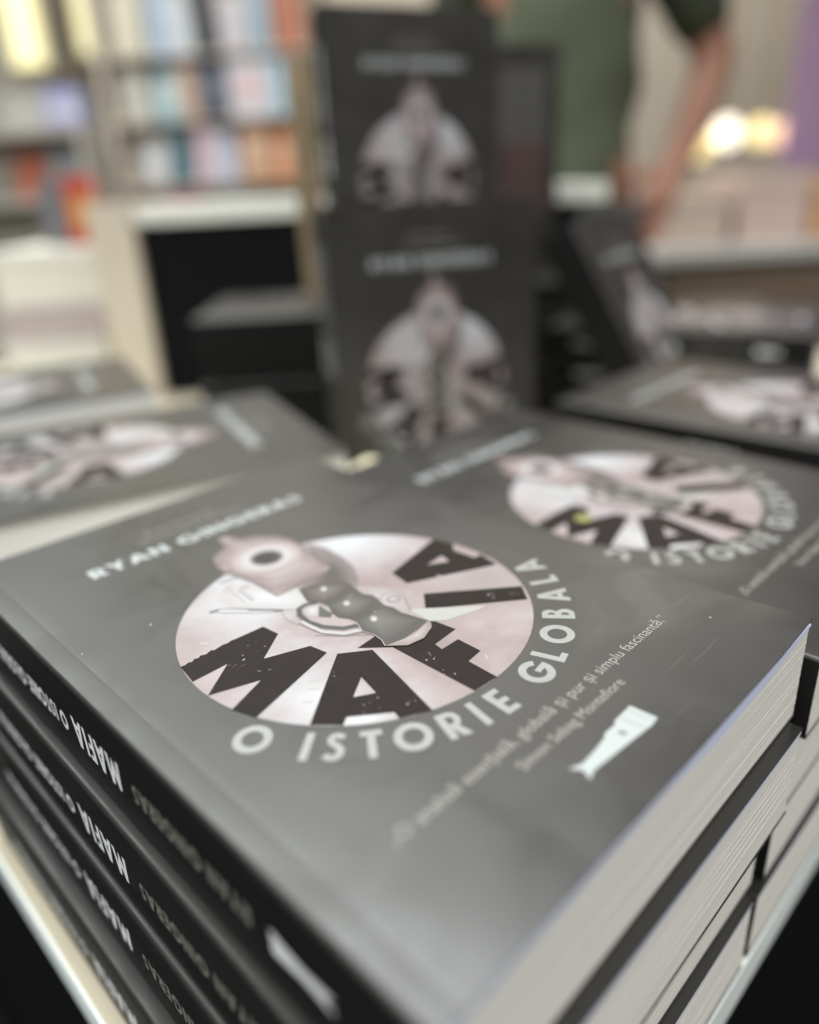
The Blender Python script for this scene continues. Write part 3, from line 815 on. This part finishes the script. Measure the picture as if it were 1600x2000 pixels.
for nm, bx in (('upright', (0, 0, 0.0065, 0.022, 0.012, 0.205)), ('foot', (0, -0.004, 0, 0.022, 0.07, 0.006))):
    mb = MB(); mb.box(*bx, BEW); link(nm, mb.mesh(nm, bevel=0.001), be)
def lean_book(r, f, yaw, lean, label):
    m = Matrix.Translation(hall(r, f, TABLE_Z + 0.0004)) @ HALL @ Matrix.Rotation(yaw, 4, 'Z') @ Matrix.Rotation(R_(90) - lean, 4, 'X')
    book(m, label, G8, spine_text=False)
lean_book(0.212, 0.588, R_(57), R_(30), 'black paperback leaning against the central books, white disc seen edgewise')

# cream filler added for a pale spot of unknown kind behind the front stack
LEAF = simple('cream_leaflets', (0.72, 0.66, 0.47), 0.8, 0.2, 0.05, 200)
mb = MB(); rnd = random.Random(2)
for i in range(12):
    a = rnd.uniform(-0.001, 0.001); b = rnd.uniform(-0.001, 0.001)
    mb.box(a, b, i * 0.0082, 0.030 + a, 0.030 + b, i * 0.0082 + 0.0080, LEAF)
lf = link('leaflet_stack', mb.mesh('leaflet_stack')); lf.location = (0.2520, 0.2830, Z)
lf.rotation_euler.z = R_(12)
tag(lf, 'small pale yellow pile of leaflets between the stacks behind the front book', 'leaflets')

# ------------------------------------------------------------------ DISPLAY RISER behind the books
CREAMP = simple('cream_panel', (0.56, 0.50, 0.41), 0.6, 0.3, 0.04, 30)
WHITEB = simple('white_shelf_board', (0.74, 0.75, 0.70), 0.4, 0.5, 0.03, 30)
rs = tag(empty('display_riser', Matrix.Translation((0, 0, TABLE_Z + 0.0005)) @ HALL), 'display riser with white shelf board, black panel and cream left side', 'display riser')
def part(root, name, x0, y0, z0, x1, y1, z1, mat, bevel=0.0):
    mb = MB(); mb.box(x0, y0, z0, x1, y1, z1, mat)
    return link(name, mb.mesh(name, bevel=bevel), root)
part(rs, 'shelf_board', -0.315, 0.985, 0.2150, 0.262, 1.18, 0.2350, WHITEB, 0.002)
part(rs, 'front_panel', -0.316, 0.995, 0, 0.215, 1.005, 0.2146, BLACK)  # flat black sheet in place of the open recess under the shelf
part(rs, 'side_panel', -0.372, 0.980, 0, -0.318, 1.18, 0.2400, CREAMP, 0.001)
part(rs, 'side_panel', 0.216, 0.995, 0, 0.230, 1.18, 0.2146, BLACK)

# ------------------------------------------------------------------ BACKGROUND OF THE HALL
WOOD = simple('light_shelf_wood', (0.56, 0.50, 0.42), 0.6, 0.3, 0.15, 8)
DWOOD = simple('brown_wood', (0.17, 0.125, 0.085), 0.6, 0.3, 0.15, 8)
def colmat(name, c, rough=0.5): return simple(name, c, rough, 0.4, 0.08, 25)

bc = tag(empty('bookcase', HALL.copy()), 'pale display bookcase with shallow ledges of colourful books at the back left', 'bookcase')
F0 = 2.50
part(bc, 'back_panel', -0.81, F0 + 0.085, 0, -0.19, F0 + 0.10, 1.85, WOOD)
part(bc, 'upright', -0.83, F0 - 0.005, 0, -0.81, F0 + 0.10, 1.85, WOOD)
part(bc, 'upright', -0.19, F0 - 0.005, 0, -0.17, F0 + 0.10, 1.85, DWOOD)
for zz in (0.10, 0.52, 0.838, 1.013, 1.185, 1.353, 1.60, 1.82):
    part(bc, 'shelf', -0.809, F0, zz - 0.006, -0.191, F0 + 0.0845, zz, WOOD)

def shelf_book(r0, r1, z0, h, col, label, f=F0 + 0.03, panel=None, tilt=4, roll=0):
    t = empty('shelf_book', Matrix.Translation(hall(0, 0, 0)) @ HALL @ Matrix.Translation((r0, f + 0.03, z0 + 0.0015)) @ Matrix.Rotation(R_(roll), 4, 'Y') @ Matrix.Rotation(R_(tilt) * -1, 4, 'X'))
    tag(t, label, 'book', 'colourful books at the back')
    m = colmat('cover_' + label[:12].replace(' ', '_'), col)
    wd = r1 - r0
    part(t, 'front_cover', 0, 0, 0, wd, 0.002, h, m)
    part(t, 'page_block', 0.002, 0.0022, 0.002, wd - 0.003, 0.0250, h - 0.002, PAGES)
    part(t, 'back_cover', 0, 0.0252, 0, wd, 0.0270, h, m)
    if panel:
        part(t, 'cover_panel', wd * 0.14, -0.0015, h * 0.22, wd * 0.86, -0.0002, h * 0.72, colmat('panel_' + label[:12].replace(' ', '_'), panel))
    return t
# shelf, r0, r1, height, colour, panel colour, wording
SHELF_GOODS = [
  (1.100, -0.437, -0.325, 0.168, (0.52, 0.52, 0.55), (0.55, 0.40, 0.42), 'pale grey book with pink panel on the middle shelf of the back bookcase'),
  (1.100, -0.320, -0.283, 0.140, (0.34, 0.46, 0.55), None, 'narrow sky blue book right of the pale grey one'),
  (1.100, -0.278, -0.215, 0.155, (0.03, 0.075, 0.09), None, 'dark teal book at the right end of the middle shelf'),
  (1.100, -0.525, -0.445, 0.155, (0.03, 0.035, 0.055), (0.10, 0.11, 0.14), 'navy black book left of the pale grey book on the shelf'),
  (1.100, -0.572, -0.530, 0.120, (0.45, 0.30, 0.22), None, 'narrow clay coloured book left of the navy black one'),
  (1.100, -0.660, -0.578, 0.135, (0.17, 0.29, 0.33), (0.40, 0.46, 0.45), 'grey teal book at the left of the middle shelf'),
  (1.100, -0.735, -0.668, 0.110, (0.44, 0.42, 0.36), None, 'sand coloured book at the far left of the middle shelf'),
  (0.930, -0.335, -0.225, 0.128, (0.48, 0.17, 0.065), (0.58, 0.32, 0.19), 'orange book with pale panel at the right of the lower shelf'),
  (0.930, -0.432, -0.342, 0.142, (0.44, 0.24, 0.14), (0.55, 0.36, 0.25), 'copper brown book left of the orange book'),
  (0.930, -0.505, -0.440, 0.120, (0.42, 0.44, 0.52), None, 'light blue grey book left of the copper brown one'),
  (0.930, -0.565, -0.510, 0.140, (0.52, 0.38, 0.42), None, 'pale rose book on the lower shelf of the bookcase'),
  (0.930, -0.630, -0.570, 0.125, (0.05, 0.125, 0.15), None, 'dark petrol book left of the pale rose one'),
  (0.930, -0.720, -0.640, 0.110, (0.40, 0.39, 0.38), (0.50, 0.50, 0.52), 'mid grey book at the left end of the lower shelf'),
  (1.275, -0.640, -0.575, 0.160, (0.30, 0.36, 0.44), None, 'slate blue book on the upper shelf at the top edge'),
  (1.275, -0.570, -0.520, 0.130, (0.46, 0.48, 0.50), None, 'silver grey book on the upper shelf'),
  (1.275, -0.515, -0.450, 0.160, (0.022, 0.022, 0.026), None, 'black book on the upper shelf beside the silver grey one'),
  (1.275, -0.440, -0.370, 0.120, (0.42, 0.38, 0.40), None, 'mauve grey book on the upper shelf of the bookcase'),
  (1.275, -0.365, -0.310, 0.150, (0.24, 0.31, 0.36), None, 'steel blue book on the upper shelf'),
  (1.275, -0.300, -0.215, 0.135, (0.33, 0.12, 0.065), None, 'rust red book at the right end of the upper shelf'),
  (1.275, -0.730, -0.655, 0.150, (0.50, 0.46, 0.36), None, 'cream book at the left end of the upper shelf'),
  (0.735, -0.660, -0.560, 0.160, (0.58, 0.26, 0.30), None, 'rose pink book on the low shelf behind the riser'),
  (0.735, -0.540, -0.400, 0.150, (0.45, 0.43, 0.38), None, 'beige book on the low shelf behind the riser'),
]
rs_ = random.Random(4)
for z0, r0, r1, h, c, pnl, lab in SHELF_GOODS:
    z0 = {1.100: 1.185, 0.930: 1.013, 1.275: 1.353, 0.735: 0.838}[z0]; r0, r1 = r0 * 1.05, r1 * 1.05
    h = min(h * 1.16, 0.162)
    shelf_book(r0, r1, z0, h, c, lab, f=F0 - 0.025 + rs_.uniform(0.0, 0.012), panel=pnl, tilt=rs_.uniform(3, 9), roll=rs_.uniform(-5, 5))

# low unit left of the bookcase
lu = tag(empty('low_cabinet', HALL.copy()), 'low grey beige cabinet at the far left with books on and in it', 'cabinet')
F1 = 2.35
LUM = simple('grey_beige_board', (0.42, 0.39, 0.34), 0.6, 0.3, 0.06, 10)
part(lu, 'top_board', -1.75, F1, 1.155, -0.85, F1 + 0.40, 1.175, LUM)
part(lu, 'shelf', -1.73, F1, 0.975, -0.87, F1 + 0.38, 0.993, LUM)
part(lu, 'base', -1.73, F1 + 0.02, 0, -0.87, F1 + 0.38, 0.80, LUM)
part(lu, 'side', -0.87, F1, 0, -0.85, F1 + 0.38, 1.155, LUM)
part(lu, 'side', -1.75, F1, 0, -1.73, F1 + 0.38, 1.155, LUM)
part(lu, 'back', -1.73, F1 + 0.12, 0, -0.87, F1 + 0.40, 1.155, LUM)
shelf_book(-0.965, -0.860, 1.175, 0.10, (0.24, 0.24, 0.42), 'violet blue book standing on the low cabinet', f=F1 + 0.03, panel=(0.42, 0.42, 0.52))
shelf_book(-1.10, -0.98, 1.175, 0.09, (0.34, 0.33, 0.31), 'grey book beside the violet blue one on the cabinet', f=F1 + 0.05)
shelf_book(-1.09, -1.00, 0.993, 0.115, (0.46, 0.13, 0.07), 'red orange book in the low cabinet at the left edge', f=F1 + 0.03)
shelf_book(-0.99, -0.89, 0.993, 0.12, (0.33, 0.34, 0.35), 'mid grey book in the low cabinet', f=F1 + 0.03)

# pile and red book on the far left corner of the display table
PB = [((0.66, 0.66, 0.60), 'bottom cream white box file of the pile on the far left of the table'), ((0.44, 0.38, 0.38), 'mauve grey box file in the middle of the far left pile'), ((0.68, 0.67, 0.60), 'top cream white box file of the far left pile')]
zz = TABLE_Z + 0.0004
for i, (c, lab) in enumerate(PB):
    h = (0.065, 0.045, 0.075)[i]
    t = tag(empty('box_file', Matrix.Translation(hall(-0.56 + 0.004 * i, 1.08, zz)) @ HALL @ Matrix.Rotation(R_(-4 + 3 * i), 4, 'Z')), lab, 'box file', 'pale box files on the far left of the table')
    m = colmat('box_%d' % i, c)
    part(t, 'box', 0, 0, 0, 0.145, 0.19, h * 0.78, m, 0.002)
    part(t, 'lid', -0.002, -0.002, h * 0.78 + 0.0003, 0.147, 0.192, h, m, 0.001)
    zz += h + 0.0008
shelf_book(-0.455, -0.412, zz + 0.0005, 0.088, (0.40, 0.045, 0.03), 'small red book standing on the far left pile', f=1.10, panel=(0.50, 0.22, 0.06))
shelf_book(-0.495, -0.460, zz + 0.0005, 0.085, (0.14, 0.14, 0.15), 'small dark grey book beside the small red one', f=1.11)

# lit strip lamps and globe lamps on the far wall
def emit(name, c, s):
    m, nt, b = new_mat(name)
    b.inputs['Base Color'].default_value = (*c, 1)
    b.inputs['Emission Color'].default_value = (*c, 1)
    b.inputs['Emission Strength'].default_value = s
    return m
for i, (r0, r1, z0, s) in enumerate(((-1.70, -1.56, 1.56, 0.75), (-1.38, -1.27, 1.60, 0.5))):
    t = tag(empty('strip_lamp', HALL.copy()), ['broad lit yellow strip lamp at the top left corner', 'narrow lit yellow strip lamp right of the broad one'][i], 'lamp', 'strip lamps on the back wall')
    part(t, 'housing', r0 - 0.015, 4.03, z0 - 0.02, r1 + 0.015, 4.99, z0 + 0.95, WALL)
    part(t, 'diffuser', r0, 4.0, z0, r1, 4.028, z0 + 0.93, emit('warm_strip_%d' % i, (0.96, 0.87, 0.48), s), 0.004)
GLB = [(1.495, 1.080, (1.0, 0.80, 0.36), 1.05, 'yellow globe lamp, lowest and leftmost of the lit row'), (1.621, 1.130, (1.0, 0.92, 0.76), 1.7, 'brightest white globe lamp in the lit row'),
       (1.790, 1.122, (1.0, 0.80, 0.40), 1.0, 'yellow globe lamp right of the white one'), (1.900, 1.108, (1.0, 0.62, 0.50), 0.85, 'pinkish globe lamp at the right end of the lit row')]
BRASS = simple('brass', (0.5, 0.38, 0.18), 0.35, 0.5, metal=1.0)
for i, (r, z, c, s, lab) in enumerate(GLB):
    t = tag(empty('globe_lamp', Matrix.Translation(hall(r, 4.0, z))), lab, 'lamp', 'globe lamps in the far right')
    mb = MB(); mb.lathe([(0.064 * math.sin(math.pi * k / 12) + 1e-5, -0.066 * math.cos(math.pi * k / 12)) for k in range(13)], emit('globe_%d' % i, c, s), 20)
    link('globe', mb.mesh('globe', smooth=True), t)
    mb = MB(); mb.lathe([(0.0, 0.067), (0.016, 0.067), (0.016, 0.085), (0.006, 0.095), (0.004, 2.2)], BRASS, 12)
    link('pendant_rod', mb.mesh('pendant_rod'), t)

# purple roll-up banner
PUR = simple('purple_banner_print', (0.42, 0.27, 0.42), 0.6, 0.3, 0.25, 4)
bn = tag(empty('roll_up_banner', Matrix.Translation(hall(1.52, 3.2, 0.0)) @ HALL), 'purple roll-up banner at the right frame edge', 'banner')
part(bn, 'print_panel', 0, 0, 0.96, 0.85, 0.004, 2.0, PUR)
part(bn, 'lower_panel', 0, 0, 0.08, 0.85, 0.004, 0.959, simple('tan_banner_print', (0.42, 0.33, 0.24), 0.6, 0.3, 0.15, 5))
part(bn, 'base_cassette', -0.02, -0.06, 0, 0.87, 0.08, 0.079, simple('grey_metal', (0.4, 0.4, 0.4), 0.4, metal=1.0), 0.006)
part(bn, 'top_rail', -0.01, -0.01, 2.0005, 0.86, 0.014, 2.03, MATS['grey_metal'])

# far right sales table with boxes of goods
ft = tag(empty('sales_table', HALL.copy()), 'pale topped sales table with brown apron in the far right background', 'table')
F2 = 2.15
PALE = simple('pale_table_top', (0.50, 0.50, 0.48), 0.4, 0.5, 0.05, 10)
part(ft, 'table_top', 0.66, F2, 0.745, 2.2, F2 + 0.75, 0.775, PALE, 0.003)
part(ft, 'apron', 0.70, F2 + 0.03, 0.63, 2.16, F2 + 0.05, 0.7445, DWOOD)
for a, b in ((0.70, F2 + 0.055), (2.10, F2 + 0.055), (0.70, F2 + 0.66), (2.10, F2 + 0.66)):
    part(ft, 'leg', a, b, 0, a + 0.06, b + 0.06, 0.7445, DWOOD)
GOODS = [(0.76, 0.20, 0.110, (0.50, 0.40, 0.33), 'beige carton at the left of the far sales table'), (0.99, 0.20, 0.150, (0.55, 0.42, 0.36), 'tan carton second from left on the far sales table'),
         (1.21, 0.22, 0.120, (0.60, 0.33, 0.15), 'orange carton on the far sales table under the lamps'), (1.46, 0.30, 0.170, (0.55, 0.36, 0.30), 'rosy brown carton at the right of the far sales table')]
for r, w_, h, c, lab in GOODS:
    t = tag(empty('carton', Matrix.Translation(hall(r, F2 + 0.14, 0.7755)) @ HALL), lab, 'carton', 'cartons on the far sales table')
    m = colmat('carton_' + lab[:6], c, 0.7)
    part(t, 'box', 0, 0, 0, w_, 0.30, h, m, 0.003)
    part(t, 'lid', -0.004, -0.004, h + 0.0004, w_ + 0.004, 0.304, h + 0.03, colmat('lid_' + lab[:6], tuple(min(1, k * 1.15) for k in c), 0.7), 0.002)

# ------------------------------------------------------------------ PERSON in a green shirt, hand on hip
SKIN = simple('skin', (0.28, 0.135, 0.092), 0.5, 0.3, 0.25, 14)
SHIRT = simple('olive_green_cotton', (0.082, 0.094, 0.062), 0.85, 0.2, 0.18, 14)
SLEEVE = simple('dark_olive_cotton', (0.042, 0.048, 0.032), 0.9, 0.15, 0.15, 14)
TROUS = simple('dark_trousers', (0.035, 0.036, 0.035), 0.85, 0.2, 0.1, 14)
HAIR = simple('dark_hair', (0.03, 0.02, 0.015), 0.6, 0.3, 0.3, 120)
def skin_mesh(name, verts, edges, radii, mat, sub=2, root=0):
    me = bpy.data.meshes.new(name); me.from_pydata(verts, edges, [])
    ob = bpy.data.objects.new(name, me); COL.objects.link(ob)
    md = ob.modifiers.new('s', 'SKIN'); md.use_smooth_shade = True
    for i, r in enumerate(radii):
        sv = me.skin_vertices[0].data[i]
        sv.radius = r if isinstance(r, tuple) else (r, r)
        sv.use_root = (i == root)
    sd = ob.modifiers.new('d', 'SUBSURF'); sd.levels = sub; sd.render_levels = sub
    bpy.context.view_layer.update()
    out = bpy.data.meshes.new_from_object(ob.evaluated_get(bpy.context.evaluated_depsgraph_get()))
    bpy.data.objects.remove(ob)
    out.materials.clear(); out.materials.append(mat)
    for p in out.polygons: p.use_smooth = True; p.material_index = 0
    out.name = name
    return out
V, ED, RA = [], [], []
def chain(pts, start=None):
    prev = start; ids = []
    for (x, y, z, r) in pts:
        V.append((x, y, z)); RA.append(r); i = len(V) - 1; ids.append(i)
        if prev is not None: ED.append((prev, i))
        prev = i
    return ids
torso = chain([(0,0,0.94,(0.145,0.105)), (0,0,1.08,(0.128,0.095)), (0,0,1.26,(0.150,0.108)), (0,0.005,1.40,(0.115,0.085)), (0,0.005,1.485,0.052), (0,-0.012,1.575,(0.062,0.075)), (0,-0.018,1.655,(0.072,0.088)), (0,-0.005,1.735,(0.050,0.060))])
chain([(0,-0.105,1.625,(0.014,0.012)), (0,-0.122,1.612,(0.012,0.010))], torso[6])                    # nose
chain([(0.078,0.0,1.645,(0.010,0.022))], torso[6]); chain([(-0.078,0.0,1.645,(0.010,0.022))], torso[6])   # ears
def hand(w, wrist, d, side, palm_n):
    """d = direction of the fingers, side = direction of the thumb side"""
    d, side = Vector(d).normalized(), Vector(side).normalized()
    p0 = Vector(w)
    pc = p0 + d * 0.05
    ids = chain([(*pc, (0.036, 0.017))], wrist)
    for k, (off, ln) in enumerate(((0.030, 0.070), (0.010, 0.080), (-0.011, 0.075), (-0.031, 0.058))):
        b = p0 + d * 0.088 + side * off
        c = Vector(palm_n)
        chain([(*b, 0.0095), (*(b + d * ln * 0.5 + c * 0.006), 0.009), (*(b + d * ln * 0.95 + c * 0.026), 0.0075)], ids[0])
    b = p0 + d * 0.028 + side * 0.034
    chain([(*b, 0.012), (*(b + d * 0.030 + side * 0.020), 0.0105), (*(b + d * 0.056 + side * 0.026), 0.008)], ids[0])
armL = chain([(0.155,0.005,1.405,0.058), (0.225,0.03,1.28,0.046), (0.282,0.045,1.165,0.040), (0.250,0.0,1.062,0.036), (0.214,-0.045,0.975,0.027)], torso[3])
hand((0.214,-0.045,0.975), armL[-1], (-0.35,-0.55,-0.62), (-0.5,0.1,0.6), (-0.5,0.3,-0.2))
armR = chain([(-0.155,0.005,1.405,0.058), (-0.195,0.02,1.28,0.046), (-0.215,0.03,1.145,0.040), (-0.212,0.0,1.02,0.037), (-0.205,-0.04,0.905,0.028)], torso[3])
hand((-0.205,-0.04,0.905), armR[-1], (0.02,-0.12,-1), (0.1,-1,0.1), (0.6,0,0))
for s in (1, -1):
    chain([(0.092*s,0,0.86,(0.085,0.09)), (0.100*s,-0.012,0.49,0.058), (0.102*s,0.012,0.32,0.056), (0.102*s,0.02,0.085,0.040), (0.108*s,-0.07,0.045,(0.042,0.03)), (0.112*s,-0.15,0.035,(0.038,0.022))], torso[0])
body = skin_mesh('body', V, ED, RA, SKIN)
pr = tag(empty('person', Matrix.Translation(hall(0.325, 1.62, 0)) @ HALL @ Matrix.Rotation(R_(-14), 4, 'Z')), 'person in olive green shirt with one hand on the hip, behind the books', 'person')
link('body', body, pr)
V, ED, RA = [], [], []
tr = chain([(0,0,0.86,(0.165,0.125)), (0,0,0.96,(0.160,0.120)), (0,0,1.08,(0.147,0.112)), (0,0,1.26,(0.168,0.124)), (0,0.005,1.40,(0.130,0.100)), (0,0.005,1.465,0.066)])
shirt = skin_mesh('shirt', V, ED, RA, SHIRT)
for v in shirt.vertices:      # cloth folds
    a_ = math.atan2(v.co.y, v.co.x)
    k_ = 0.006 * math.sin(v.co.z * 46 + 2.2 * math.sin(3 * a_)) + 0.007 * math.sin(5 * a_ + v.co.z * 18)
    v.co.x *= 1 + k_ / 0.15; v.co.y *= 1 + k_ / 0.15
link('shirt', shirt, pr)
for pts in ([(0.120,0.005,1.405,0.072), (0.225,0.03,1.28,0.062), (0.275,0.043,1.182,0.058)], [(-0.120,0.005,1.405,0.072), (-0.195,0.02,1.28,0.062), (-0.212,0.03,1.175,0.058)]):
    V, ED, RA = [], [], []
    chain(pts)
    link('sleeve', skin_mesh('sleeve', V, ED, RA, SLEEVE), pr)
V, ED, RA = [], [], []
t0 = chain([(0,0,0.93,(0.155,0.115))])
for s in (1, -1):
    chain([(0.094*s,0,0.85,(0.098,0.104)), (0.100*s,-0.012,0.49,0.076), (0.102*s,0.012,0.30,0.072), (0.102*s,0.02,0.07,0.066)], t0[0])
link('trousers', skin_mesh('trousers', V, ED, RA, TROUS), pr)
V, ED, RA = [], [], []
chain([(0,0.035,1.64,(0.080,0.070)), (0,0.012,1.72,(0.082,0.088)), (0,0.0,1.765,(0.06,0.066))])
link('hair', skin_mesh('hair', V, ED, RA, HAIR), pr)
for s in (1, -1):
    mb = MB(); mb.lathe([(0.011 * math.sin(math.pi * k / 8) + 1e-5, -0.011 * math.cos(math.pi * k / 8)) for k in range(9)], PWHITE, 12, Matrix.Translation((0.030 * s, -0.098, 1.662)))
    mb.lathe([(0.005 * math.sin(math.pi * k / 6) + 1e-5, -0.005 * math.cos(math.pi * k / 6)) for k in range(7)], PDARK, 10, Matrix.Translation((0.030 * s, -0.1065, 1.662)))
    link('eye', mb.mesh('eye', smooth=True), pr)
mb = MB(); mb.poly([(-0.024, 0), (-0.008, 0.005), (0, 0.003), (0.008, 0.005), (0.024, 0), (0.010, -0.007), (-0.010, -0.007)], 0, simple('lips', (0.40, 0.15, 0.12), 0.5), xf=Matrix.Translation((0, -0.104, 1.578)) @ Matrix.Rotation(R_(90), 4, 'X'))
link('mouth', mb.mesh('mouth'), pr)
bpy.context.view_layer.update()
